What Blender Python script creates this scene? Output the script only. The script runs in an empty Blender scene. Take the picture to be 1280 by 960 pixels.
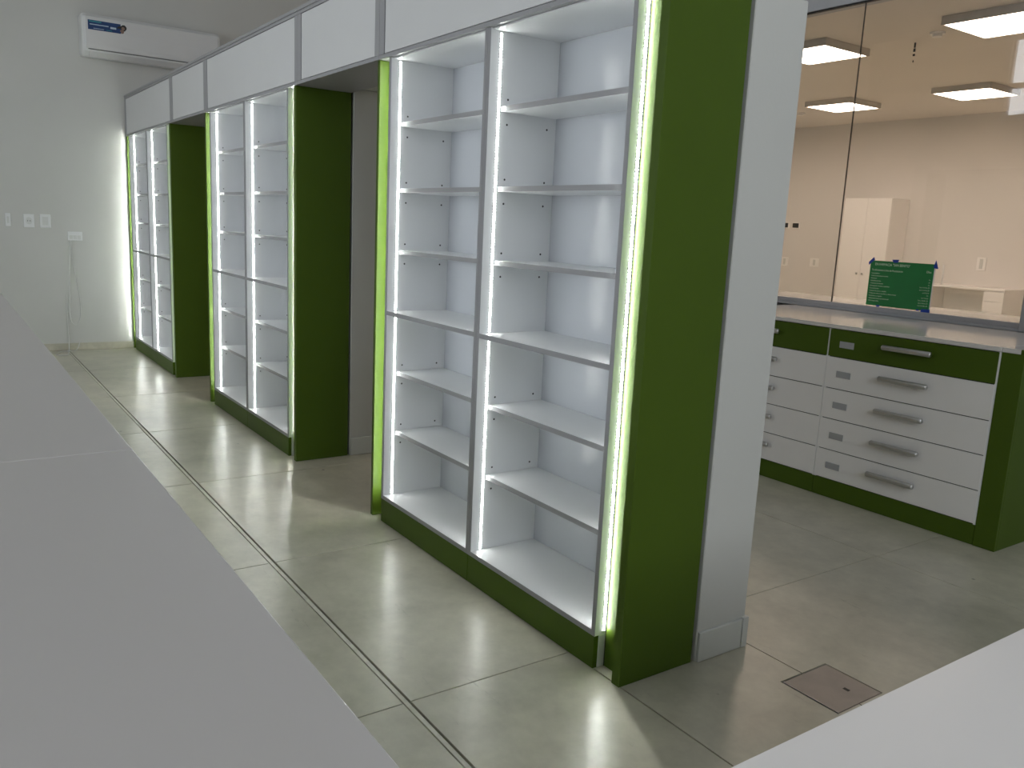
import bpy, bmesh, math, random
from mathutils import Vector, Matrix
random.seed(7)
S = bpy.context.scene
COL = S.collection

# ------------------------------------------------------------------ camera
FPX, CAM = 1053.36, (2.4934, -1.7042, 1.4075)
YAW, PITCH, ROLL = 0.96112, -0.18455, 0.04748
fw = Vector((-math.sin(YAW)*math.cos(PITCH), math.cos(YAW)*math.cos(PITCH), math.sin(PITCH)))
rt = Vector((math.cos(YAW), math.sin(YAW), 0.0)); up = rt.cross(fw)
r2 = math.cos(ROLL)*rt + math.sin(ROLL)*up; u2 = -math.sin(ROLL)*rt + math.cos(ROLL)*up
cd = bpy.data.cameras.new('camera'); cam = bpy.data.objects.new('camera', cd); COL.objects.link(cam)
cd.sensor_width = 36.0; cd.lens = FPX/1280*36.0; cd.clip_start = 0.02; cd.clip_end = 100
m = Matrix((r2, u2, -fw)).transposed().to_4x4(); m.translation = CAM
cam.matrix_world = m
S.camera = cam

# ------------------------------------------------------------------ world (daylight outside the shop)
W = bpy.data.worlds.new('daylight'); S.world = W; W.use_nodes = True
bg = W.node_tree.nodes['Background']
bg.inputs[0].default_value = (0.91, 0.945, 1.0, 1); bg.inputs[1].default_value = 7.2
S.view_settings.view_transform = 'Standard'; S.view_settings.look = 'None'
S.view_settings.gamma = 1.0; S.view_settings.use_curve_mapping = False
S.view_settings.exposure = 0.0
S.cycles.max_bounces = 10; S.cycles.diffuse_bounces = 6; S.cycles.glossy_bounces = 4
S.cycles.transparent_max_bounces = 12
S.cycles.caustics_reflective = False; S.cycles.caustics_refractive = False
S.cycles.sample_clamp_indirect = 6.0
LED_POWER, OUTER_LED_POWER, PANEL_POWER = 35.0, 84.0, 13.0

# room extents
XL, XR, YF, YG, YB, ZC, ZB = -6.777, 6.0, -5.5, 3.28, 8.90, 4.80, 3.01
# transom window in the front wall
WX0, WX1, WZ0, WZ1 = -4.42, -3.2, 3.38, 4.60
# shop window in the front wall
VX0, VX1, VZ0, VZ1 = -3.2, .3, .95, 2.55
# added high window in the right wall, sized to light pier and drawers
DY0, DY1, DZ0, DZ1 = -3.2, 1.2, 2.2, 3.85
for a, b, c, d in ((WX0, WX1, WZ0, WZ1), (VX0, VX1, VZ0, VZ1)):
    ld = bpy.data.lights.new('window_portal', 'AREA'); ld.shape = 'RECTANGLE'
    ld.size = b-a; ld.size_y = d-c; ld.cycles.is_portal = True
    lo = bpy.data.objects.new('window_portal', ld); COL.objects.link(lo)
    lo.location = ((a+b)/2, YF-.12, (c+d)/2); lo.rotation_euler = (math.pi/2, 0, 0)
    # an area light shines along its -Z; turned to +Y, into the room
ld = bpy.data.lights.new('added_window_portal', 'AREA'); ld.shape = 'RECTANGLE'; ld.size = DY1-DY0; ld.size_y = DZ1-DZ0; ld.cycles.is_portal = True
lo = bpy.data.objects.new('added_window_portal', ld); COL.objects.link(lo)
lo.location = (XR+.12, (DY0+DY1)/2, (DZ0+DZ1)/2); lo.rotation_euler = (math.pi/2, 0, math.pi/2)

# ------------------------------------------------------------------ materials
def mat(name, col, rough=.5, metal=0.0, spec=.5, noise=0.0, nscale=6.0, bump=0.0, bscale=60.0, coat=0.0):
    M = bpy.data.materials.new(name); M.use_nodes = True
    nt = M.node_tree; b = nt.nodes['Principled BSDF']
    b.inputs['Base Color'].default_value = (*col, 1); b.inputs['Roughness'].default_value = rough
    b.inputs['Metallic'].default_value = metal; b.inputs['Specular IOR Level'].default_value = spec
    if coat: b.inputs['Coat Weight'].default_value = coat
    tc = nt.nodes.new('ShaderNodeTexCoord')
    if noise:
        n = nt.nodes.new('ShaderNodeTexNoise'); n.inputs['Scale'].default_value = nscale; n.inputs['Detail'].default_value = 5
        nt.links.new(tc.outputs['Object'], n.inputs['Vector'])
        r = nt.nodes.new('ShaderNodeMapRange'); r.inputs[1].default_value = .3; r.inputs[2].default_value = .7
        r.inputs[3].default_value = 1-noise; r.inputs[4].default_value = 1+noise
        nt.links.new(n.outputs['Fac'], r.inputs[0])
        v = nt.nodes.new('ShaderNodeVectorMath'); v.operation = 'SCALE'; v.inputs[0].default_value = col
        nt.links.new(r.outputs[0], v.inputs['Scale']); nt.links.new(v.outputs[0], b.inputs['Base Color'])
    if bump:
        n2 = nt.nodes.new('ShaderNodeTexNoise'); n2.inputs['Scale'].default_value = bscale; n2.inputs['Detail'].default_value = 3
        nt.links.new(tc.outputs['Object'], n2.inputs['Vector'])
        bp = nt.nodes.new('ShaderNodeBump'); bp.inputs['Strength'].default_value = bump; bp.inputs['Distance'].default_value = .004
        nt.links.new(n2.outputs['Fac'], bp.inputs['Height']); nt.links.new(bp.outputs[0], b.inputs['Normal'])
    return M

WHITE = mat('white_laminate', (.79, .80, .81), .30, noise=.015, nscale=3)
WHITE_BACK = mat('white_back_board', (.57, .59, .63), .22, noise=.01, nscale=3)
EDGE = mat('grey_edge_band', (.33, .33, .345), .45)
HEAD = mat('white_header_board', (.72, .725, .735), .38, noise=.02, nscale=2)
HFRAME = mat('grey_header_frame', (.35, .35, .365), .4)
GREEN = mat('green_laminate', (.066, .113, .010), .42, spec=.18, noise=.03, nscale=4)
PAINT = mat('white_wall_paint', (.595, .595, .57), .7, noise=.03, nscale=1.2, bump=.08, bscale=90)
PAINT_B = mat('back_room_paint', (.76, .735, .71), .75, noise=.03, nscale=1.0)
CEIL_B = mat('back_room_ceiling_paint', (.82, .77, .72), .8, noise=.03, nscale=1.0)
CEIL = mat('main_ceiling_paint', (.6, .6, .6), .8, noise=.02)
BASEB = mat('white_skirting', (.64, .65, .63), .4, noise=.02)
COUNTER = mat('counter_laminate_dim', (.57, .545, .535), .32, noise=.012, nscale=1.5)  # left counters, their weaker light put into a darker colour
COUNTER_R = mat('counter_laminate_lit', (.86, .825, .81), .32, noise=.012, nscale=1.5)  # right counter, its stronger light put into a paler colour
WORKTOP = mat('white_worktop', (.72, .70, .68), .12, noise=.01)
DRAWER = mat('white_drawer_front', (.88, .87, .865), .35, noise=.015)
METAL = mat('brushed_aluminium', (.62, .62, .62), .32, metal=1.0, noise=.04, nscale=40)
ALU = mat('grey_aluminium_profile', (.42, .43, .47), .38, metal=.6, noise=.03)
BEAM = mat('pale_grey_beam_paint', (.52, .53, .56), .6, noise=.02)
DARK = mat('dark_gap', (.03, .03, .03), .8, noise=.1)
BLACK = mat('black_plastic', (.02, .02, .02), .5, noise=.1)
PLASTIC = mat('white_plastic', (.74, .75, .75), .3, noise=.01)
PLASTIC_G = mat('ac_glossy_plastic', (.72, .72, .72), .12, noise=.01)
CABLE = mat('pale_cable', (.66, .66, .64), .5, noise=.02)
HATCH = mat('brown_hatch_plate', (.44, .365, .315), .4, noise=.12, nscale=9)
PAPER = mat('green_poster_print', (.012, .19, .045), .45, noise=.06, nscale=12)
INK = mat('pale_poster_lettering', (.72, .86, .66), .6, noise=.02)
TAPE = mat('blue_masking_tape', (.012, .05, .34), .6, noise=.08, nscale=60)
STK = mat('blue_sticker', (.01, .045, .16), .4, noise=.15, nscale=25)
STK_L = mat('sticker_pale_print', (.45, .55, .65), .5, noise=.05)
STK_T = mat('sticker_teal_print', (.03, .25, .30), .5, noise=.05)
STK_S = mat('sticker_tan_print', (.25, .16, .12), .5, noise=.1, nscale=40)
LABELG = mat('grey_label_holder', (.40, .41, .43), .35, noise=.05)
CABW = mat('white_cabinet_lacquer', (.90, .88, .86), .4, noise=.01)

def emis(name, col, strength, dots=None):
    M = bpy.data.materials.new(name); M.use_nodes = True
    nt = M.node_tree; nt.nodes.remove(nt.nodes['Principled BSDF'])
    e = nt.nodes.new('ShaderNodeEmission'); e.inputs[0].default_value = (*col, 1); e.inputs[1].default_value = strength
    nt.links.new(e.outputs[0], nt.nodes['Material Output'].inputs[0])
    if dots:
        tc = nt.nodes.new('ShaderNodeTexCoord'); sp = nt.nodes.new('ShaderNodeSeparateXYZ')
        nt.links.new(tc.outputs['Object'], sp.inputs[0])
        w = nt.nodes.new('ShaderNodeMath'); w.operation = 'DIVIDE'; w.inputs[1].default_value = dots
        nt.links.new(sp.outputs['Z'], w.inputs[0])
        f = nt.nodes.new('ShaderNodeMath'); f.operation = 'FRACT'; nt.links.new(w.outputs[0], f.inputs[0])
        g = nt.nodes.new('ShaderNodeMath'); g.operation = 'LESS_THAN'; g.inputs[1].default_value = .55
        nt.links.new(f.outputs[0], g.inputs[0])
        r = nt.nodes.new('ShaderNodeMapRange'); r.inputs[3].default_value = strength*.006; r.inputs[4].default_value = strength*1.8
        nt.links.new(g.outputs[0], r.inputs[0]); nt.links.new(r.outputs[0], e.inputs[1])
    return M
LED = emis('led_diodes_cool_white', (.95, 1.0, .955), LED_POWER, dots=.0105)
LED_OUT = emis('led_diodes_bright_cool_white', (.95, 1.0, .955), OUTER_LED_POWER, dots=.0105)
PANEL = emis('warm_led_panel', (1.0, .79, .635), PANEL_POWER)

def glass(name, tint=(.97, .98, .98)):
    M = bpy.data.materials.new(name); M.use_nodes = True
    nt = M.node_tree; nt.nodes.remove(nt.nodes['Principled BSDF'])
    t = nt.nodes.new('ShaderNodeBsdfTransparent'); t.inputs[0].default_value = (*tint, 1)
    g = nt.nodes.new('ShaderNodeBsdfGlossy'); g.inputs['Roughness'].default_value = .01
    fr = nt.nodes.new('ShaderNodeFresnel')
    # both faces of a thin pane reflect alike (the node inverts the index on back faces)
    ge = nt.nodes.new('ShaderNodeNewGeometry'); ir = nt.nodes.new('ShaderNodeMapRange')
    ir.inputs[3].default_value = 1.5; ir.inputs[4].default_value = 1/1.5
    nt.links.new(ge.outputs['Backfacing'], ir.inputs[0]); nt.links.new(ir.outputs[0], fr.inputs[0])
    mx = nt.nodes.new('ShaderNodeMixShader')
    nt.links.new(fr.outputs[0], mx.inputs[0]); nt.links.new(t.outputs[0], mx.inputs[1]); nt.links.new(g.outputs[0], mx.inputs[2])
    nt.links.new(mx.outputs[0], nt.nodes['Material Output'].inputs[0])
    return M
GLASS = glass('clear_partition_glass')

def concrete():
    M = bpy.data.materials.new('polished_concrete'); M.use_nodes = True
    nt = M.node_tree; b = nt.nodes['Principled BSDF']; L = nt.links.new
    geo = nt.nodes.new('ShaderNodeNewGeometry')
    def noise(scale, detail=6, rough=.6, stretch=None):
        n = nt.nodes.new('ShaderNodeTexNoise'); n.inputs['Scale'].default_value = scale
        n.inputs['Detail'].default_value = detail; n.inputs['Roughness'].default_value = rough
        if stretch:
            mp = nt.nodes.new('ShaderNodeMapping'); mp.inputs['Scale'].default_value = stretch
            mp.inputs['Rotation'].default_value = (0, 0, .5); L(geo.outputs['Position'], mp.inputs[0]); L(mp.outputs[0], n.inputs['Vector'])
        else: L(geo.outputs['Position'], n.inputs['Vector'])
        return n
    n1, n2, n3, n4 = noise(1.1, 7, .62), noise(7, 6, .55), noise(2.2, 9, .8, (1, 7, 1)), noise(26, 5, .7)
    cr = nt.nodes.new('ShaderNodeValToRGB'); e = cr.color_ramp.elements
    e[0].position = .33; e[0].color = (.39, .37, .295, 1); e[1].position = .68; e[1].color = (.72, .685, .56, 1)
    mx = nt.nodes.new('ShaderNodeMix'); mx.data_type = 'FLOAT'; mx.inputs[0].default_value = .34
    L(n1.outputs['Fac'], mx.inputs[2]); L(n2.outputs['Fac'], mx.inputs[3])
    mx2 = nt.nodes.new('ShaderNodeMix'); mx2.data_type = 'FLOAT'; mx2.inputs[0].default_value = .16
    L(mx.outputs[0], mx2.inputs[2]); L(n4.outputs['Fac'], mx2.inputs[3]); L(mx2.outputs[0], cr.inputs[0])
    # dark scuff marks and small stains
    sc = nt.nodes.new('ShaderNodeValToRGB'); s = sc.color_ramp.elements
    s[0].position = .31; s[0].color = (.38, .37, .35, 1); s[1].position = .385; s[1].color = (1, 1, 1, 1)
    L(n3.outputs['Fac'], sc.inputs[0])
    ml = nt.nodes.new('ShaderNodeMix'); ml.data_type = 'RGBA'; ml.blend_type = 'MULTIPLY'; ml.inputs[0].default_value = .6
    L(cr.outputs[0], ml.inputs[6]); L(sc.outputs[0], ml.inputs[7])
    sp = nt.nodes.new('ShaderNodeTexVoronoi'); sp.inputs['Scale'].default_value = 3.2; L(geo.outputs['Position'], sp.inputs['Vector'])
    s2 = nt.nodes.new('ShaderNodeValToRGB'); q = s2.color_ramp.elements
    q[0].position = .020; q[0].color = (.15, .14, .13, 1); q[1].position = .034; q[1].color = (1, 1, 1, 1)
    L(sp.outputs['Distance'], s2.inputs[0])
    m2 = nt.nodes.new('ShaderNodeMix'); m2.data_type = 'RGBA'; m2.blend_type = 'MULTIPLY'; m2.inputs[0].default_value = .8
    L(ml.outputs[2], m2.inputs[6]); L(s2.outputs[0], m2.inputs[7]); L(m2.outputs[2], b.inputs['Base Color'])
    rr = nt.nodes.new('ShaderNodeMapRange'); rr.inputs[1].default_value = .3; rr.inputs[2].default_value = .7
    rr.inputs[3].default_value = .279; rr.inputs[4].default_value = .31
    L(n2.outputs['Fac'], rr.inputs[0]); L(rr.outputs[0], b.inputs['Roughness'])
    b.inputs['Specular IOR Level'].default_value = .8
    bp = nt.nodes.new('ShaderNodeBump'); bp.inputs['Strength'].default_value = .05; bp.inputs['Distance'].default_value = .006
    L(n2.outputs['Fac'], bp.inputs['Height']); L(bp.outputs[0], b.inputs['Normal'])
    return M
CONC = concrete()

# ------------------------------------------------------------------ mesh helpers
def new_obj(name, bm, mt, parent=None, smooth=False):
    me = bpy.data.meshes.new(name); bm.to_mesh(me); bm.free()
    mts = mt if isinstance(mt, (list, tuple)) else [mt]
    for q in mts: me.materials.append(q)
    if smooth:
        for p in me.polygons: p.use_smooth = True
    o = bpy.data.objects.new(name, me); COL.objects.link(o)
    if parent is not None: o.parent = parent
    return o
def bm_box(bm, x0, x1, y0, y1, z0, z1, mi=0):
    v = [bm.verts.new((x, y, z)) for x in (x0, x1) for y in (y0, y1) for z in (z0, z1)]
    fs = []
    for q in ((0,1,3,2),(4,6,7,5),(0,4,5,1),(2,3,7,6),(0,2,6,4),(1,5,7,3)):
        f = bm.faces.new([v[i] for i in q]); f.material_index = mi; fs.append(f)
    return fs
def off(parent):
    while parent is not None:
        if '_o' in parent: return Vector(parent['_o'])
        parent = parent.parent
    return Vector((0, 0, 0))
def box(name, x0, x1, y0, y1, z0, z1, mt, parent=None, bev=.0012):
    """A bevelled board given in world coordinates, stored relative to its thing's base."""
    o = off(parent); bm = bmesh.new()
    bm_box(bm, x0-o.x, x1-o.x, y0-o.y, y1-o.y, z0-o.z, z1-o.z)
    if bev and min(x1-x0, y1-y0, z1-z0) > 2.5*bev:
        bmesh.ops.bevel(bm, geom=bm.edges[:], offset=bev, segments=1, affect='EDGES')
    bmesh.ops.recalc_face_normals(bm, faces=bm.faces[:])
    return new_obj(name, bm, mt, parent)
def boxes(name, lst, mt, parent=None, bev=.001):
    o = off(parent); bm = bmesh.new()
    for (x0, x1, y0, y1, z0, z1) in lst:
        b2 = bmesh.new(); bm_box(b2, x0-o.x, x1-o.x, y0-o.y, y1-o.y, z0-o.z, z1-o.z)
        if bev and min(x1-x0, y1-y0, z1-z0) > 2.5*bev:
            bmesh.ops.bevel(b2, geom=b2.edges[:], offset=bev, segments=1, affect='EDGES')
        bmesh.ops.recalc_face_normals(b2, faces=b2.faces[:])
        tm = bpy.data.meshes.new('t'); b2.to_mesh(tm); b2.free(); bm.from_mesh(tm); bpy.data.meshes.remove(tm)
    return new_obj(name, bm, mt, parent)
def tube(name, pts, r, mt, parent=None, seg=10, caps=True):
    o = off(parent); bm = bmesh.new(); P = [Vector(p)-o for p in pts]; rings = []
    for i, p in enumerate(P):
        d = (P[min(i+1, len(P)-1)]-P[max(i-1, 0)]).normalized()
        a = d.orthogonal().normalized() if i == 0 else (a - d*a.dot(d)).normalized()
        b = d.cross(a)
        rr = r[i] if isinstance(r, (list, tuple)) else r
        rings.append([bm.verts.new(p+a*rr*math.cos(t*2*math.pi/seg)+b*rr*math.sin(t*2*math.pi/seg)) for t in range(seg)])
    for r0, r1 in zip(rings, rings[1:]):
        for t in range(seg): bm.faces.new((r0[t], r0[(t+1) % seg], r1[(t+1) % seg], r1[t]))
    if caps: bm.faces.new(rings[0][::-1]); bm.faces.new(rings[-1])
    bmesh.ops.recalc_face_normals(bm, faces=bm.faces[:])
    return new_obj(name, bm, mt, parent, smooth=True)
def prism(name, prof, ax, a0, a1, mt, parent=None, bev=0, smooth=False):
    """Extrude a 2-D outline along axis ax (0 x, 1 y, 2 z)."""
    o = off(parent); bm = bmesh.new()
    def P(u, v, w):
        q = {0: (w, u, v), 1: (u, w, v), 2: (u, v, w)}[ax]
        return Vector(q)-o
    A = [bm.verts.new(P(u, v, a0)) for u, v in prof]; B = [bm.verts.new(P(u, v, a1)) for u, v in prof]
    n = len(prof)
    bm.faces.new(A); bm.faces.new(B[::-1])
    for i in range(n): bm.faces.new((A[i], A[(i+1) % n], B[(i+1) % n], B[i]))
    if bev: bmesh.ops.bevel(bm, geom=bm.edges[:], offset=bev, segments=2, affect='EDGES')
    bmesh.ops.recalc_face_normals(bm, faces=bm.faces[:])
    return new_obj(name, bm, mt, parent, smooth)
def disc_h(name, x, y, z0, z1, r, mt, parent=None, seg=20, r2=None):
    return prism(name, [(x+r*math.cos(i*2*math.pi/seg), y+r*math.sin(i*2*math.pi/seg)) for i in range(seg)], 2, z0, z1, mt, parent)
def tag(o, label, cat, group=None):
    o['label'] = label; o['category'] = cat
    if group: o['group'] = group
    return o
def thing(name, label, cat, loc, group=None):
    o = bpy.data.objects.new(name, None); COL.objects.link(o)
    o.location = loc; o.empty_display_size = .1; o['_o'] = tuple(loc)
    return tag(o, label, cat, group)
def struct(o, label=None):
    o['kind'] = 'structure'
    o['label'] = label or o.name.replace('_', ' ')
    return o
def root_struct(name, label, loc=(0, 0, 0)):
    o = bpy.data.objects.new(name, None); COL.objects.link(o); o.location = loc; o['_o'] = tuple(loc)
    o['kind'] = 'structure'; o['label'] = label
    return o
def dup(root, delta, label):
    d = Vector(delta)
    r = root.copy(); COL.objects.link(r); r.location = Vector(root.location)+d; r['label'] = label; r['_o'] = tuple(r.location)
    for ch in root.children:
        c = ch.copy(); COL.objects.link(c); c.parent = r
        for g in ch.children:
            e = g.copy(); COL.objects.link(e); e.parent = c
    return r

# ================================================================== STRUCTURE
# ---- floor: concrete slabs cut by saw joints, with a metal-edged expansion joint
fl = struct(box('floor', XL-.2, XR+.2, YF-.2, YB+.2, -.20, -.012, mat('joint_filler', (.06, .058, .05), .8, noise=.1), bev=0), 'polished grey-green concrete floor cut into square slabs')
xs = [XL-.2, -5.54, -4.34, -3.14, -1.94, -.735, .461, 1.66, 2.86, 4.06, 5.26, XR+.2]
ys = [YF-.2, -4.21, -3.01, -1.81, -.622, -.600, .595, 1.80, 3.00, 4.2, 5.4, 6.6, 7.8, YB+.2]
HX0, HX1, HY0, HY1 = .955, 1.168, .485, .722
G = .0024
slab_mesh = {}
def slab(x0, x1, y0, y1):
    k = (round(x1-x0, 4), round(y1-y0, 4))
    if k not in slab_mesh:
        bm = bmesh.new(); bm_box(bm, 0, x1-x0, 0, y1-y0, -.012, 0)
        bmesh.ops.bevel(bm, geom=[e for e in bm.edges if all(v.co.z > -.001 for v in e.verts)], offset=.0006, segments=1, affect='EDGES')
        bmesh.ops.recalc_face_normals(bm, faces=bm.faces[:])
        me = bpy.data.meshes.new('slab'); bm.to_mesh(me); bm.free(); me.materials.append(CONC); slab_mesh[k] = me
    o = bpy.data.objects.new('slab', slab_mesh[k]); COL.objects.link(o); o.parent = fl; o.location = (x0, y0, 0)
for i in range(len(xs)-1):
    for j in range(len(ys)-1):
        x0, x1, y0, y1 = xs[i]+G, xs[i+1]-G, ys[j]+G, ys[j+1]-G
        if abs(ys[j]+.622) < 1e-6: continue          # the expansion joint itself
        if x0 < HX0 < x1 and y0 < HY0 < y1:          # slabs cut round the floor hatch and at y = 0
            slab(x0, x1, y0, .006-G)
            prism('slab', [(x0, .006+G), (x1, .006+G), (x1, y1), (HX1, y1), (HX1, HY0), (HX0, HY0), (HX0, y1), (x0, y1)], 2, -.012, 0, CONC, fl)
        elif x0 < HX0 < x1 and y0 < HY1 < y1:
            prism('slab', [(x0, y0), (HX0, y0), (HX0, HY1), (HX1, HY1), (HX1, y0), (x1, y0), (x1, y1), (x0, y1)], 2, -.012, 0, CONC, fl)
        elif abs(ys[j]+.6) < 1e-6 and x0 > .4:
            slab(x0, x1, y0, .006-G); slab(x0, x1, .006+G, y1)
        else: slab(x0, x1, y0, y1)
box('joint_strip', XL, XR, -.6200, -.6055, -.010, -.0002, mat('joint_mortar', (.70, .68, .58), .4, noise=.12, nscale=30), fl, bev=.0008)

# ---- outer walls and ceilings
struct(box('wall_left', XL-.18, XL, YF-.2, YB+.2, 0.0, ZC, PAINT, bev=0), 'plain pale grey painted wall with sockets and air conditioner')
struct(boxes('wall_right', [(XR, XR+.18, YF-.2, DY0, 0, ZC), (XR, XR+.18, DY1, YG+.12, 0, ZC), (XR, XR+.18, DY0, DY1, 0, DZ0), (XR, XR+.18, DY0, DY1, DZ1, ZC)], PAINT, bev=0), 'plain pale wall on the right, outside the view')
struct(box('ceiling', XL-.18, XR+.18, YF-.2, YG+.12, ZC, ZC+.15, CEIL, bev=0), 'high painted ceiling of the shop')
struct(boxes('wall_front', [(XL, WX0, YF-.18, YF, 0, ZC), (WX0, WX1, YF-.18, YF, 0, WZ0), (WX0, WX1, YF-.18, YF, WZ1, ZC),
                            (VX0, VX1, YF-.18, YF, 0, VZ0), (VX0, VX1, YF-.18, YF, VZ1, ZC), (VX1, XR, YF-.18, YF, 0, ZC)], PAINT, bev=0), 'shop front wall with windows, behind the camera')
def front_window(name, label, x0, x1, z0, z1, nx, splits):
    w = root_struct(name, label, ((x0+x1)/2, YF-.09, z0))
    xm = [x0+(x1-x0)*k/nx for k in range(nx+1)]
    for k, x in enumerate(xm):
        box('mullion', x-.03 if k else x, x+.03 if k < nx else x, YF-.12, YF-.05, z0, z1, BEAM, w)
    rails = [(z0, z0+.06)]+splits+[(z1-.06, z1)]
    for a, b in zip(xm, xm[1:]):
        a2, b2 = a+.0305, b-.0305
        for q in rails: box('window_rail', a2, b2, YF-.118, YF-.052, q[0], q[1], BEAM, w)
        for q0, q1 in zip(rails, rails[1:]): box('pane', a2, b2, YF-.088, YF-.082, q0[1], q1[0], GLASS, w, bev=0)
front_window('window_1', 'high transom window in the shop front wall', WX0, WX1, WZ0, WZ1, 2, [(3.83, 3.91)])
front_window('window_4', 'wide shop window behind the camera', VX0, VX1, VZ0, VZ1, 4, [])
wd = root_struct('added_window_3', 'added high window in the right wall, outside the view', (XR+.08, (DY0+DY1)/2, 0))
for a, b in ((DY0, DY0+.07), (DY1-.07, DY1)): box('window_stile', XR+.05, XR+.11, a, b, DZ0, DZ1, BEAM, wd)
for a, b in ((DZ0, DZ0+.07), (DZ1-.07, DZ1)): box('window_rail', XR+.052, XR+.108, DY0+.07, DY1-.07, a, b, BEAM, wd)
box('pane', XR+.077, XR+.083, DY0+.07, DY1-.07, DZ0+.07, DZ1-.07, GLASS, wd, bev=0)

# ---- partition wall behind the shelving: three piers, a lintel over them, skirting on the ends
PY0, PY1 = .331, .568
PIERS = [(-1.07, .7255), (-3.88, -2.104), (XL, -4.956)]
nm = ['near', 'middle', 'far']
for (a, b), n in zip(PIERS, nm):
    struct(box('wall_'+n, a, b, PY0, PY1, 0, 2.125, PAINT, bev=.003), 'white pier of the partition wall behind the %s shelving bay' % n)
    bb = struct(box('baseboard_'+n, b, b+.010, PY0+.004, PY1-.022, .001, .108, BASEB, bev=.002), 'white skirting on the end of the %s white pier' % n)
    box('corner_piece', b-.006, b+.012, PY1-.020, PY1+.008, .001, .112, BASEB, bb, bev=.001)
    box('skirting_back', a+.01, b-.008, PY1, PY1+.010, .001, .108, BASEB, bb, bev=.001)
struct(box('wall_lintel', XL, .70, PY0+.01, PY1-.02, 2.127, 2.486, PAINT, bev=.002), 'white lintel of the partition wall above the passages')
struct(box('baseboard_left', XL, XL+.012, YF, -.002, .001, .07, CONC, bev=.001), 'low grey skirting at the foot of the left wall')

# ---- glazed partition to the back room
ga = root_struct('window_2', 'frameless glass partition standing on a grey metal rail', (-.35, YG, .962))
GX = [XL, -5.79, -4.58, -3.37, -2.16, -.950, .262]
for a, b in zip(GX, GX[1:]):
    box('pane', a+.0015, b-.0015, YG-.004, YG+.006, .985, 2.902, GLASS, ga, bev=0)
for x in GX[1:-1]:
    box('joint_seal', x-.0012, x+.0012, YG-.005, YG+.007, 1.012, 2.902, BLACK, ga, bev=0)
box('bottom_rail', XL, .262, YG-.012, YG+.028, .9665, 1.012, ALU, ga, bev=.003)
box('rail_lip', XL, .262, YG-.026, YG-.012, .9665, .984, ALU, ga, bev=.002)
box('top_seal', XL, .30, YG-.010, YG+.012, 2.896, 2.906, BLACK, ga, bev=0)
box('end_post', .262, .34, YG-.03, YG+.05, .9665, 2.905, ALU, ga, bev=.003)
struct(box('wall_beam', XL, XR, YG-.02, YG+.10, 2.906, ZC, BEAM, bev=0), 'pale grey beam above the glass partition')
struct(box('wall_dwarf', XL, .61, YG-.01, YG+.03, 0, .94, PAINT, bev=0), 'low wall under the glass partition behind the drawers')
struct(box('wall_back_right', .715, XR, YG, YG+.10, 0, 2.905, PAINT, bev=0), 'plain wall to the right of the glass partition')
struct(box('trim_1', .341, .714, YG, YG+.10, .97, 2.905, BEAM, bev=.002), 'grey jamb beside the glass partition end post')

# ---- back room
struct(box('wall_back', XL, 1.6, YB, YB+.15, 0, ZB, PAINT_B, bev=0), 'warm lit back wall of the room behind the glass')
struct(box('wall_back_side', 1.5, 1.65, YG+.10, YB, 0, ZB, PAINT_B, bev=0), 'side wall of the back room, out of view')
struct(box('ceiling_back', XL, 1.65, YG+.101, YB+.15, ZB, ZB+.1, CEIL_B, bev=0), 'warm lit ceiling of the back room')

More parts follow.
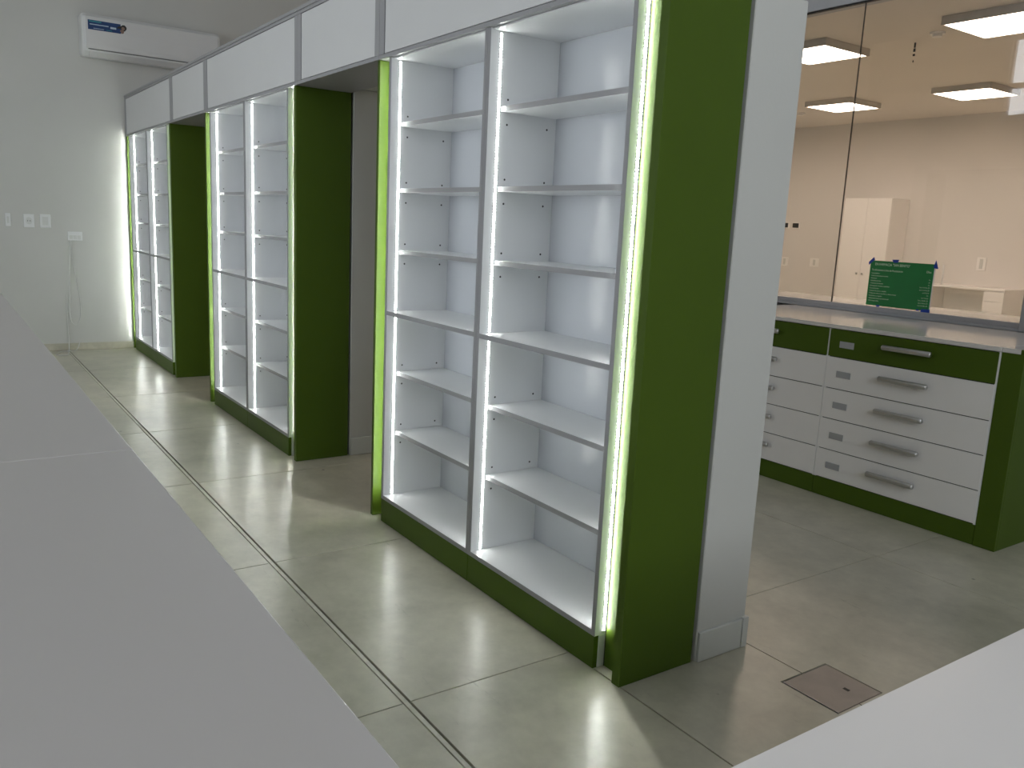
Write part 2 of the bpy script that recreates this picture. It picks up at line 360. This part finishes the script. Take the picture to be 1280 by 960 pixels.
# ================================================================== SHELVING ROW
ZK, ZT = .1136, 2.099            # kick height, top of the bookcases
DEP = .318
U1L, U1R = -.985, .588
BW = (U1R-U1L)/2 - .0005
SHELF_Z = [1.825, 1.541, 1.270, .716, .433]     # adjustable shelves, mid height of the board
MID_Z = .996
T = .018
def bookcase(x0, label):
    x1 = x0+BW
    t = thing('bookcase', label, 'bookcase', ((x0+x1)/2, DEP/2, 0), 'lit white bookcases along the wall')
    for a, b in ((x0, x0+T), (x1-T, x1)):
        s = box('side_panel', a, b, .001, DEP, ZK, ZT, WHITE, t)
        box('edge_band', a+.0002, b-.0002, -.0002, .001, ZK, ZT, EDGE, s, bev=0)
        box('side_foot', a, b, .0195, DEP, .001, ZK, WHITE, s)
    p = box('bottom_panel', x0+T, x1-T, .001, DEP-.008, ZK, ZK+T, WHITE, t)
    box('edge_band', x0+T, x1-T, -.0002, .001, ZK, ZK+T, EDGE, p, bev=0)
    p = box('fixed_shelf', x0+T, x1-T, .001, DEP-.008, MID_Z-T/2, MID_Z+T/2, WHITE, t)
    box('edge_band', x0+T, x1-T, -.0002, .001, MID_Z-T/2, MID_Z+T/2, EDGE, p, bev=0)
    box('top_panel', x0+T, x1-T, .012, DEP-.008, ZT-.006, ZT-.0005, WHITE, t, bev=0)
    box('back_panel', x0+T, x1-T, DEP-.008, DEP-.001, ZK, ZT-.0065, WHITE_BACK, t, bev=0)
    for z in SHELF_Z:
        s = box('shelf', x0+T+.001, x1-T-.001, .056, DEP-.009, z-T/2, z+T/2, WHITE, t)
        box('edge_band', x0+T+.001, x1-T-.001, .055, .056, z-T/2, z+T/2, EDGE, s, bev=0)
    box('kick_board', x0+.0008, x1-.0008, .0, .0185, .001, ZK-.001, GREEN, t)
    # shelf-pin holes in both side panels, front and back row
    o = off(t); bm = bmesh.new()
    for z in SHELF_Z:
        for dz in (-.052, .036):
            for y in (.085, DEP-.05):
                for x, n in ((x0+T, 1), (x1-T, -1)):
                    vs = [bm.verts.new((x+n*.0004-o.x, y+.0040*math.cos(i*math.pi/4)-o.y, z+dz+.0040*math.sin(i*math.pi/4))) for i in range(8)]
                    vt = [bm.verts.new((x-n*.0002-o.x, v.co.y, v.co.z)) for v in vs]
                    bm.faces.new(vs if n > 0 else vs[::-1])
                    for i in range(8): bm.faces.new((vs[i], vs[(i+1) % 8], vt[(i+1) % 8], vt[i]))
    h = new_obj('shelf_pin_holes', bm, BLACK, t); h['kind'] = 'stuff'
    # led tapes just inside the front edge, broken at the fixed shelf
    for x, n in ((x0+T, 1), (x1-T, -1)):
        for z0, z1 in ((ZK+T+.002, MID_Z-T/2-.002), (MID_Z+T/2+.002, ZT-.008)):
            led(t, x, n, .0445, z0, z1)
    return t
def led(t, x, n, y, z0, z1, em=None):
    a, b = sorted((x, x+n*.0015))
    s = box('led_strip', a, b, y-.005, y+.005, z0, z1, PLASTIC, t, bev=0)
    o = off(t); bm = bmesh.new(); xx = x+n*.0022
    v = [bm.verts.new((xx-o.x, yy-o.y, zz-o.z)) for yy, zz in ((y-.004, z0+.003), (y+.004, z0+.003), (y+.004, z1-.003), (y-.004, z1-.003))]
    bm.faces.new(v if n > 0 else v[::-1])
    e = new_obj('diode_line', bm, em or LED, s)
    return s
PL, PR = .022, .036     # thickness of the left and right green end panels
def outer_led(bk, x, n):
    led(bk, x, n, .0365, ZK+.012, ZT-.004, LED_OUT)
b1l = bookcase(U1L, 'left bookcase of the nearest lit pair, seven white compartments beside a bright green strip')
b1r = bookcase(U1L+BW+.001, 'largest bookcase nearest the camera, seven white compartments beside the wide green end panel')
D2, D3 = -2.824, -5.682
b2l = dup(b1l, (D2, 0, 0), 'left bookcase of the middle lit pair, with a dark passage on its left')
b2r = dup(b1r, (D2, 0, 0), 'right bookcase of the middle lit pair, beside the widest dark green passage side')
b3l = dup(b1l, (D3, 0, 0), 'farthest bookcase, narrow in view, next to the pale grey wall')
b3r = dup(b1r, (D3, 0, 0), 'right bookcase of the farthest lit pair, beside the far dark green passage side')
for bl, br, d in ((b1l, b1r, 0), (b2l, b2r, D2), (b3l, b3r, D3)):
    outer_led(bl, U1L+d, -1); outer_led(br, U1R+d, 1)
def pilaster(d, side, label):
    if side > 0:
        xa, xb, fa, fb = .6845+d, .7205+d, U1R+.0006+d, .684+d
    else:
        xa, xb, fa, fb = -1.093+d, -1.071+d, -1.0705+d, U1L-.0006+d
    t = thing('green_pilaster', label, 'end panel', ((xa+xb)/2, .16, 0), 'green end panels of the shelving')
    box('end_panel', xa, xb, -.0035, DEP, .001, ZT, GREEN, t, bev=.0015)
    box('filler_strip', fa, fb, .046, .064, .001, ZT, GREEN, t)
    g0, g1 = (fa, fa+.004) if side > 0 else (fb-.004, fb)
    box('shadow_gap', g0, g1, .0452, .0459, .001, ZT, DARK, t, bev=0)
    return t
pilaster(0, 1, 'tall wide green end panel nearest the camera, in front of the white pier')
pilaster(0, -1, 'bright green lit strip on the left of the nearest bookcase pair')
pilaster(D2, 1, 'dark green panel closing the right end of the middle bookcase pair')
pilaster(D2, -1, 'lit green strip on the left of the middle bookcase pair')
pilaster(D3, 1, 'dark green panel closing the right end of the farthest bookcase pair')
pilaster(D3, -1, 'thin green strip between the farthest bookcase and the grey wall')

# ---- header boxes over bookcases and passages
HZ0, HZ1 = 2.100, 2.4865
HX = [XL+.002, -4.887, -3.875, -2.068, -1.073, .7205]
HL = ['white header box over the farthest bookcases, touching the grey wall',
      'short white header box over the far dark passage',
      'white header box over the middle pair of bookcases',
      'short white header box over the nearer dark passage',
      'largest white header box over the nearest bookcases, cut by the photo edge']
for k in range(5):
    a, b = HX[k]+.001, HX[k+1]-.001
    t = thing('header_box', HL[k], 'overhead cabinet', ((a+b)/2, DEP/2, HZ0), 'header boxes above the shelving row')
    box('bottom_board', a, b, -.008, DEP, HZ0, HZ0+.017, HFRAME, t)
    box('top_board', a, b, -.012, DEP, HZ1-.018, HZ1, HFRAME, t)
    box('top_rail', a, b, -.008, .012, HZ1-.036, HZ1-.0185, HFRAME, t)
    for s0, s1 in ((a, a+.045), (b-.045, b)):
        box('stile', s0, s1, -.008, DEP, HZ0+.0175, HZ1-.0365, HFRAME, t)
    box('front_panel', a+.045+.007, b-.045-.003, -.006, .012, HZ0+.020, HZ1-.039, HEAD, t)
    box('back_board', a+.045, b-.045, DEP-.012, DEP-.001, HZ0+.0175, HZ1-.0185, HEAD, t, bev=0)
    box('shadow_liner', a+.045, b-.045, .014, .018, HZ0+.0175, HZ1-.037, DARK, t, bev=0)

# ================================================================== LEFT WALL THINGS
# air conditioner
AY0, AY1, AZ0, AZ1, AX = -.385, .87, 2.785, 3.160, XL
t = thing('air_conditioner', 'white wall mounted split air conditioner with a blue sticker', 'air conditioner', (AX+.1, (AY0+AY1)/2, AZ0))
prof = [(AX+.001, AZ0+.03), (AX+.05, AZ0), (AX+.13, AZ0+.005), (AX+.185, AZ0+.045), (AX+.205, AZ0+.10), (AX+.212, AZ0+.22), (AX+.205, AZ1-.03), (AX+.17, AZ1), (AX+.001, AZ1)]
o_ = off(t); bm = bmesh.new()
ysec = [(AY0, .90), (AY0+.012, .975), (AY0+.03, 1.0), (AY1-.03, 1.0), (AY1-.012, .975), (AY1, .90)]
rings = []
for y, s in ysec:
    rings.append([bm.verts.new((AX+.001+(px-AX-.001)*s-o_.x, y-o_.y, (AZ0+AZ1)/2+(pz-(AZ0+AZ1)/2)*(1-(1-s)*.5)-o_.z)) for px, pz in prof])
for r0, r1 in zip(rings, rings[1:]):
    for i in range(len(prof)): bm.faces.new((r0[i], r0[(i+1) % len(prof)], r1[(i+1) % len(prof)], r1[i]))
bm.faces.new(rings[0]); bm.faces.new(rings[-1][::-1])
bmesh.ops.recalc_face_normals(bm, faces=bm.faces[:])
new_obj('body', bm, PLASTIC, t)
fp = prism('front_panel', [(AX+.2010, AZ0+.068), (AX+.2080, AZ0+.066), (AX+.2150, AZ0+.105), (AX+.2205, AZ0+.22), (AX+.2135, AZ1-.034), (AX+.2055, AZ1-.034), (AX+.2125, AZ0+.22), (AX+.2065, AZ0+.105)], 1, AY0+.035, AY1-.035, PLASTIC_G, t)
prism('louver', [(AX+.135, AZ0+.008), (AX+.185, AZ0+.0455), (AX+.1895, AZ0+.058), (AX+.1965, AZ0+.056), (AX+.1905, AZ0+.041), (AX+.138, AZ0+.001)], 1, AY0+.06, AY1-.06, PLASTIC_G, t)
prism('louver_gap', [(AX+.188, AZ0+.0585), (AX+.1960, AZ0+.0585), (AX+.1985, AZ0+.0655), (AX+.190, AZ0+.0655)], 1, AY0+.05, AY1-.05, mat('louver_shadow', (.2, .2, .2), .6, noise=.05), t)
def onp(z):   # x of the front panel at height z
    return AX+.2205-(abs(z-AZ0-.22))/(AZ1-.034-AZ0-.22)*.007
def sticker(name, y0, y1, z0, z1, mt, par, lift):
    prism(name, [(onp(z0)+lift, z0), (onp(z1)+lift, z1), (onp(z1)+lift+.0004, z1), (onp(z0)+lift+.0004, z0)], 1, y0, y1, mt, par)
st = prism('sticker', [(onp(3.015)+.0003, 3.015), (onp(3.10)+.0003, 3.10), (onp(3.10)+.001, 3.10), (onp(3.015)+.001, 3.015)], 1, -.335, -.055, STK, t)
st['label'] = 'blue printed sticker'
for y0, y1, z0, z1, mm in ((-.325, -.22, 3.083, 3.094, STK_T), (-.32, -.16, 3.058, 3.066, STK_L), (-.145, -.095, 3.045, 3.062, STK_L), (-.29, -.2, 3.026, 3.031, STK_L), (-.18, -.13, 3.024, 3.029, STK_T)):
    sticker('print', y0, y1, z0, z1, mm, st, .0012)
xx = onp(3.06)+.0006
for cy, cz, rr, mm, lf in ((-.055, 3.045, .038, BLACK, 0), (-.03, 3.07, .026, BLACK, .0006), (-.035, 3.064, .015, STK_S, .0014), (-.045, 3.035, .018, STK_S, .0014)):
    prism('print', [(cy+rr*math.cos(i*.393), cz+rr*math.sin(i*.393)) for i in range(16)], 0, xx+lf, xx+lf+.0005, mm, st)

def wall_plate(label, y0, y1, z0, z1, kind, group='switches and sockets on the grey wall'):
    t = thing('wall_socket' if kind != 'switch' else 'light_switch', label, 'socket' if kind != 'switch' else 'switch', (XL+.001, (y0+y1)/2, z0), group)
    box('plate', XL+.0005, XL+.011, y0, y1, z0, z1, PLASTIC, t, bev=.003)
    cy, cz = (y0+y1)/2, (z0+z1)/2
    if kind == 'socket':
        prism('socket_face', [(cy+.026*math.cos(i*math.pi/10), cz+.034*math.sin(i*math.pi/10)) for i in range(20)], 0, XL+.011, XL+.014, BASEB, t)
        for s in (-.01, .01): box('slot', XL+.014, XL+.0146, cy+s-.002, cy+s+.002, cz-.006, cz+.006, BLACK, t, bev=0)
    elif kind == 'switch':
        box('rocker', XL+.011, XL+.015, cy-.024, cy+.024, cz-.04, cz+.04, BASEB, t, bev=.002)
    elif kind == 'wide':
        for s in (-.035, 0, .035): box('module', XL+.011, XL+.0145, cy+s-.015, cy+s+.015, cz-.030, cz+.008, BASEB, t, bev=.001)
    else:
        box('rocker', XL+.011, XL+.014, cy-.008, cy+.008, cz-.03, cz+.03, BASEB, t, bev=.002)
wall_plate('narrow pale plate on the grey wall, leftmost at the photo edge', -1.075, -1.03, 1.19, 1.313, 'slim')
wall_plate('square socket plate on the grey wall, left of the twin pair', -.927, -.837, 1.185, 1.312, 'socket')
wall_plate('square switch plate on the grey wall, right of the twin pair', -.792, -.700, 1.187, 1.315, 'switch')
wall_plate('wide low socket plate on the grey wall, with a cable hanging from it', -.562, -.433, 1.075, 1.160, 'wide')
def spline(pts, n=8):
    P = [Vector(p) for p in pts]; out = []
    for i in range(len(P)-1):
        p0, p1, p2, p3 = P[max(i-1, 0)], P[i], P[i+1], P[min(i+2, len(P)-1)]
        for k in range(n):
            t = k/n
            out.append(.5*((2*p1)+(-p0+p2)*t+(2*p0-5*p1+4*p2-p3)*t*t+(-p0+3*p1-3*p2+p3)*t**3))
    return out+[P[-1]]
X = XL+.02
tag(tube('power_cable', spline([(X, -.54, 1.075), (X, -.535, .95), (X, -.515, .77), (X, -.49, .60), (X, -.478, .46), (X, -.485, .32), (X, -.53, .25), (X, -.57, .30), (X, -.575, .45), (X, -.565, .70), (X, -.555, .95), (X, -.55, 1.072)]), .0045, CABLE, seg=6), 'thin pale cable looped down the grey wall from the wide socket plate', 'cable')
tag(tube('floor_cable', spline([(X, -.60, .55), (X, -.60, .25), (X+.02, -.60, .07), (XL+.16, -.62, .007), (XL+.36, -.66, .007), (XL+.30, -.74, .007), (XL+.10, -.66, .007), (XL+.09, -.55, .008), (XL+.022, -.50, .08)]), .0045, CABLE, seg=6), 'thin pale cable lying in a small tangle on the floor by the wall', 'cable')

# ================================================================== FLOOR HATCH
t = thing('floor_hatch', 'square brown hatch plate set in the concrete floor', 'hatch', ((HX0+HX1)/2, (HY0+HY1)/2, 0))
box('plate', HX0+.006, HX1-.004, HY0+.013, HY1-.004, -.0115, -.0005, HATCH, t, bev=.001)
boxes('frame_edge', [(HX0+.006, HX1-.004, HY0+.009, HY0+.0118, -.0115, -.0008)], METAL, t, bev=0)
boxes('frame_shadow', [(HX0+.0003, HX0+.0057, HY0+.0003, HY1-.0003, -.0118, -.0060), (HX0+.006, HX1-.0003, HY0+.0003, HY0+.0087, -.0118, -.0060),
                       (HX1-.0037, HX1-.0003, HY0+.009, HY1-.0003, -.0118, -.0060), (HX0+.006, HX1-.004, HY1-.0037, HY1-.0003, -.0118, -.0060)], DARK, t, bev=0)
boxes('lift_slot', [(1.085, 1.105, .63, .642, -.0005, .0003)], BLACK, t, bev=0)

# ================================================================== DRAWER UNITS
DY = 2.365
ZD = [.105, .2705, .4445, .614, .789, .9415]
def drawer_unit(x0, x1, label, rgap=0.0):
    t = thing('drawer_unit', label, 'drawers', ((x0+x1)/2, 2.8, 0), 'drawer units under the glass partition')
    boxes('carcass', [(x0, x0+.012, DY+.003, YG-.015, .102, .9425), (x1-.012, x1, DY+(.0 if rgap else .003), YG-.015, .102, .9425), (x0+.012, x1-.012, DY+.02, YG-.015, .102, .115),
                      (x0+.012, x1-.012, YG-.03, YG-.015, .115, .9425)], WHITE, t)
    box('kick_board', x0+.001, x1-.001, DY+.002, DY+.02, .001, .1015, GREEN, t)
    for k in range(5):
        z0, z1 = ZD[k]+.0024, ZD[k+1]-.0024
        g = .005 if k == 4 else .0014
        d = box('drawer', x0+g, x1-max(g, rgap), DY-.001, DY+.0185, z0, z1, GREEN if k == 4 else DRAWER, t, bev=.0008)
        if k: box('joint_shadow', x0+.013, x1-.013, DY+.004, DY+.016, ZD[k]-.0022, ZD[k]+.0022, DARK, t, bev=0)  # dark strip stands in for the shade inside the drawer joint
        d['_o'] = t['_o']
        zc = (z0+z1)/2+.018; xc = (x0+x1)/2+.01
        hy = DY-.030
        hd = tube('handle', [(xc-.132, hy, zc), (xc-.128, hy, zc), (xc+.128, hy, zc), (xc+.132, hy, zc)], [.010, .014, .014, .010], METAL, d, seg=12)
        hd['_o'] = t['_o']
        boxes('handle_post', [(xc+s-.006, xc+s+.006, hy+.004, DY-.0012, zc-.005, zc+.005) for s in (-.110, .110)], METAL, d, bev=.001)
        boxes('label_holder', [(x0+.070, x0+.157, DY-.004, DY-.0012, zc-.040, zc-.005)], LABELG, d, bev=.001)
    return t
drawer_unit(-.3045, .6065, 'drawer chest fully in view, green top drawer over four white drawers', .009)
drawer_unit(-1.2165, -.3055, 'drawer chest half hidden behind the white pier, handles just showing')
t = thing('green_end_post', 'green corner post and side panel closing the drawer counter', 'end panel', (.66, 2.8, 0))
box('front_board', .6075, .7095, DY-.001, DY+.018, .001, .9425, GREEN, t)
box('side_board', .690, .7095, DY+.0185, YG-.001, .001, .9425, GREEN, t)
box('cap', .6900, .7095, DY-.001, YG-.001, .943, .966, GREEN, t)
w = thing('worktop', 'pale worktop lying on the drawer chests in front of the glass', 'worktop', (-.3, 2.8, .943))
box('board', -1.2165, .6065, DY-.004, YG-.027, .943, .9655, WORKTOP, w, bev=.002)
box('end_strip', .6070, .6895, DY-.001, YG-.027, .943, .9655, WORKTOP, w, bev=.002)
box('rear_strip', -1.2165, .261, YG-.0265, YG-.011, .943, .9655, WORKTOP, w, bev=0)

# poster on the glass
PX0, PX1, PZ0, PZ1 = -.693, -.272, 1.020, 1.303
t = thing('poster', 'green printed price poster taped inside the glass with blue tape', 'poster', ((PX0+PX1)/2, YG-.006, PZ0))
sh = box('sheet', PX0, PX1, YG-.0062, YG-.0052, PZ0, PZ1, PAPER, t, bev=0)
box('sheet_border', PX1, PX1+.006, YG-.0062, YG-.0052, PZ0, PZ1-.004, PLASTIC, t, bev=0)
def text(name, s, x, z, size, parent, align='LEFT', width=None):
    cu = bpy.data.curves.new(name, 'FONT'); cu.body = s; cu.size = size; cu.align_x = align
    tmp = bpy.data.objects.new(name, cu); COL.objects.link(tmp)
    bpy.context.view_layer.update()
    me = bpy.data.meshes.new_from_object(tmp); bpy.data.objects.remove(tmp)
    me.materials.clear(); me.materials.append(INK)
    xsx = [v.co.x for v in me.vertices]; k = 1.0
    if width and xsx: k = width/(max(xsx)-min(xsx))
    o = off(parent)
    for v in me.vertices: v.co = (x+v.co.x*k-o.x, YG-.0068-o.y, z+v.co.y-o.z)
    ob = bpy.data.objects.new(name, me); COL.objects.link(ob); ob.parent = parent
    return ob
text('title', 'EN FARMACIA "SAN BENITO"', PX0+.032, PZ1-.029, .022, t, width=.235)
text('subtitle', 'Te ofrecemos la lista de Prestaciones', PX0+.014, PZ1-.063, .017, t, width=.21)
text('subtitle', 'D\u00edas', PX1-.045, PZ1-.055, .018, t)
rows = [(.055, 0), (.115, .01), (.04, .01), (.07, .01), (.088, .062), (.133, .062), (.062, .04), (.115, .012), (.185, .042), (.09, .062), (.138, .06), (.07, .06)]
body = ['Inyectables', 'Control de presion arterial', 'Glucemia', 'Nebulizaciones', 'Colocacion de vacunas', 'Entrega de recetas y pedidos', 'Curaciones', 'Control de peso y medida', 'Todas las obras sociales y descuentos', 'Perfumeria y regalos', 'Asesoramiento profesional', 'Ortopedia']
for k, ((wl, wr), s) in enumerate(zip(rows, body)):
    z = PZ1-.082-k*.0158
    text('list_line', s, PX0+.014, z, .0105, t, width=wl)
    box('list_rule', PX0+.012, PX1-.012, YG-.0066, YG-.0064, z-.0048, z-.0043, mat('poster_rule', (.03, .16, .05), .6, noise=.05) if k == 0 else bpy.data.materials['poster_rule'], t, bev=0)
    if wr: text('list_value', '24 hs' if wr < .03 else 'Lun a Vie 8 a 20', PX1-.014-wr, z-.002, .0105, t, width=wr)
def tape(pts):
    return prism('tape', pts, 1, YG-.0082, YG-.0070, TAPE, t)
tape([(PX0-.014, PZ1-.012), (PX0+.020, PZ1+.022), (PX0+.028, PZ1+.004), (PX0-.010, PZ1-.030)])
tape([(PX0+.145, PZ1+.012), (PX0+.192, PZ1+.014), (PX0+.184, PZ1-.006), (PX0+.156, PZ1-.006)])
tape([(PX1-.006, PZ1-.016), (PX1+.006, PZ1+.025), (PX1+.026, PZ1-.026), (PX1+.002, PZ1-.024)])
tape([(PX0+.075, PZ0-.006), (PX0+.097, PZ0-.006), (PX0+.097, PZ0+.006), (PX0+.075, PZ0+.006)])
tape([(PX1-.05, PZ0-.008), (PX1+.008, PZ0-.008), (PX1+.006, PZ0+.012), (PX1-.048, PZ0+.010)])
tape([(PX1-.078, PZ0-.004), (PX1-.062, PZ0-.004), (PX1-.062, PZ0+.006), (PX1-.078, PZ0+.006)])
mk = thing('glass_marking', 'small black vertical marking on the glass near the top', 'sticker', (-.58, YG-.006, 2.49))
for z0, z1, ww in ((2.575, 2.605, .006), (2.552, 2.572, .007), (2.528, 2.540, .007), (2.492, 2.504, .003)):
    box('mark', -.58-ww, -.58+ww, YG-.0058, YG-.0052, z0, z1, BLACK, mk, bev=0)  # small black bars just in front of the pane

# ================================================================== BACK ROOM THINGS
PZ = 2.95
LX = [-3.84, -2.30, -.755, -5.38]; LY = [4.63, 7.24]  # last column is added and unseen, to even the back room light
LLAB = {(0, 0): 'near square ceiling panel light second from the left wall, hidden from view', (0, 1): 'far square ceiling panel light left of the glass joint line',
        (1, 0): 'near square ceiling panel light partly cut by the white pier', (1, 1): 'far square ceiling panel light at the right under the ceiling',
        (2, 0): 'near square ceiling panel light cut by the top right photo corner', (2, 1): 'square ceiling panel light past the right photo edge',
        (3, 0): 'added near square ceiling panel light by the left wall, hidden by the white pier', (3, 1): 'added far square ceiling panel light by the left wall, hidden by the white pier'}
for i, x in enumerate(LX):
    for j, y in enumerate(LY):
        t = thing('ceiling_light', LLAB[i, j], 'ceiling light', (x, y, PZ), 'square panel lights in the back room')
        h = .300
        fr = [(x-h, x+h, y-h, y-h+.014, PZ, ZB-.001), (x-h, x+h, y+h-.014, y+h, PZ, ZB-.001), (x-h, x-h+.014, y-h+.014, y+h-.014, PZ, ZB-.001), (x+h-.014, x+h, y-h+.014, y+h-.014, PZ, ZB-.001)]
        boxes('frame', fr, mat('panel_light_frame', (.55, .52, .48), .5, noise=.02) if (i, j) == (0, 0) else bpy.data.materials['panel_light_frame'], t)
        box('diffuser', x-h+.0145, x+h-.0145, y-h+.0145, y+h-.0145, PZ+.004, PZ+.008, PANEL, t, bev=0)
for x, y, lab in ((-1.318, 4.749, 'small round ceiling detector between the near panel lights'), (-4.729, 7.646, 'small round ceiling detector beside the white pier edge')):
    t = thing('smoke_detector', lab, 'detector', (x, y, ZB), 'round detectors on the back ceiling')
    disc_h('base', x, y, ZB-.015, ZB-.001, .055, CABW, t); disc_h('sensor_dome', x, y, ZB-.034, ZB-.015, .035, CABW, t)

# two-door cabinet
CX0, CX1, CY0 = -4.522, -3.843, 8.497
t = thing('white_cabinet', 'tall white two door cabinet standing against the back wall', 'cabinet', ((CX0+CX1)/2, 8.7, 0))
box('body', CX0, CX1, CY0+.020, YB-.001, .08, 1.99, CABW, t, bev=.002)
box('base', CX0+.01, CX1-.01, CY0+.05, YB-.01, .001, .08, CABW, t)
xm = (CX0+CX1)/2
for a, b, kx in ((CX0+.001, xm-.0015, xm-.04), (xm+.0015, CX1-.001, xm+.04)):
    d = box('door', a, b, CY0, CY0+.0185, .085, 1.988, CABW, t, bev=.0015); d['_o'] = t['_o']
    tube('knob', [(kx, CY0-.0005, 1.01), (kx, CY0-.010, 1.01), (kx, CY0-.016, 1.01), (kx, CY0-.024, 1.01)], [.006, .006, .013, .009], METAL, d, seg=12)

# low desk with drawers
t = thing('white_desk', 'low white desk with side drawers against the back wall', 'desk', (-2.7, 8.6, 0))
DX0, DX1, DYF, DZ = -3.22, -2.262, 8.40, .958
box('desk_top', DX0, DX1, DYF, YB-.001, DZ-.026, DZ, CABW, t, bev=.002)
box('leg_panel', DX0, DX0+.022, DYF+.01, YB-.001, .001, DZ-.0265, CABW, t)
box('modesty_panel', DX0+.0225, DX1-.232, YB-.06, YB-.042, .25, DZ-.0265, CABW, t)
box('drawer_carcass', DX1-.231, DX1-.001, DYF+.022, YB-.001, .001, DZ-.0265, CABW, t)
for k in range(4):
    z1 = DZ-.032-k*.115
    d = box('drawer', DX1-.230, DX1-.002, DYF+.002, DYF+.0215, z1-.112, z1, CABW, t, bev=.0015); d['_o'] = t['_o']
tag(tube('white_stick', [(-3.024, 8.44, DZ+.001), (-3.028, 8.44, DZ+.24)], .012, PLASTIC, seg=10), 'thin white stick standing upright on the low desk', 'stick')

def back_plate(label, x, z, w, h, dark=False):
    t = thing('wall_plate', label, 'socket', (x, YB, z-h/2), 'plates on the back room wall')
    box('plate', x-w/2, x+w/2, YB-.012, YB-.0005, z-h/2, z+h/2, CABW, t, bev=.002)
    if dark:
        box('dark_opening', x-w/2+.008, x+w/2-.022, YB-.0135, YB-.0122, z-h/2+.012, z+h/2-.012, BLACK, t, bev=0)
    else:
        box('module', x-.02, x+.02, YB-.016, YB-.0122, z-h/2+.02, z+h/2-.02, BASEB, t, bev=.001)
back_plate('dark open wall box on the back wall, right of two', -5.565, 1.618, .135, .09, True)
back_plate('dark open wall box on the back wall, hugging the white pier', -5.735, 1.618, .10, .09, True)
back_plate('white socket plate on the back wall, hugging the white pier', -5.705, 1.085, .13, .13)
back_plate('white socket plate on the back wall, left of the glass joint', -5.185, 1.10, .15, .12)
back_plate('white upright socket plate on the back wall above the desk', -2.816, 1.226, .11, .16)
# inner ledge behind the glass
t = thing('inner_counter', 'pale ledge just inside the glass above the metal rail', 'counter', (-.5, 3.7, 0))
box('ledge_top', -2.2, .30, YG+.035, 4.02, .966, .996, WORKTOP, t, bev=.002)
box('ledge_front', -2.2, .30, 4.0, 4.015, .001, .9655, CABW, t)
for x in (-2.2, -.96, .28): box('bracket', x, x+.018, YG+.04, 3.999, .001, .9655, CABW, t)

# ================================================================== FOREGROUND COUNTERS
CZ = .900
def counter(label, x0, x1, y0, y1, inset, top=COUNTER):
    t = thing('service_counter', label, 'counter', ((x0+x1)/2, (y0+y1)/2, 0), 'pale service counters in the foreground')
    box('counter_top', x0, x1, y0, y1, CZ-.035, CZ, top, t, bev=.0025)
    a, b, c, d = inset
    box('carcass', x0+a, x1-b, y0+c, y1-d, .08, CZ-.0355, WHITE, t)
    box('plinth', x0+a+.02, x1-b-.02, y0+c+.02, y1-d-.02, .001, .0795, GREEN, t)
    return t
YE, XE = -1.3655, 2.0165
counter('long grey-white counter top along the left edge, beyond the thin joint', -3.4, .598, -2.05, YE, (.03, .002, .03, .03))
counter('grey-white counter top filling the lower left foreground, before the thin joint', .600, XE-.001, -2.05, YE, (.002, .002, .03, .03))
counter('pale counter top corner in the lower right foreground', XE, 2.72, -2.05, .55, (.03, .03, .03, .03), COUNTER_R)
for o in bpy.data.objects:
    if '_o' in o: del o['_o']
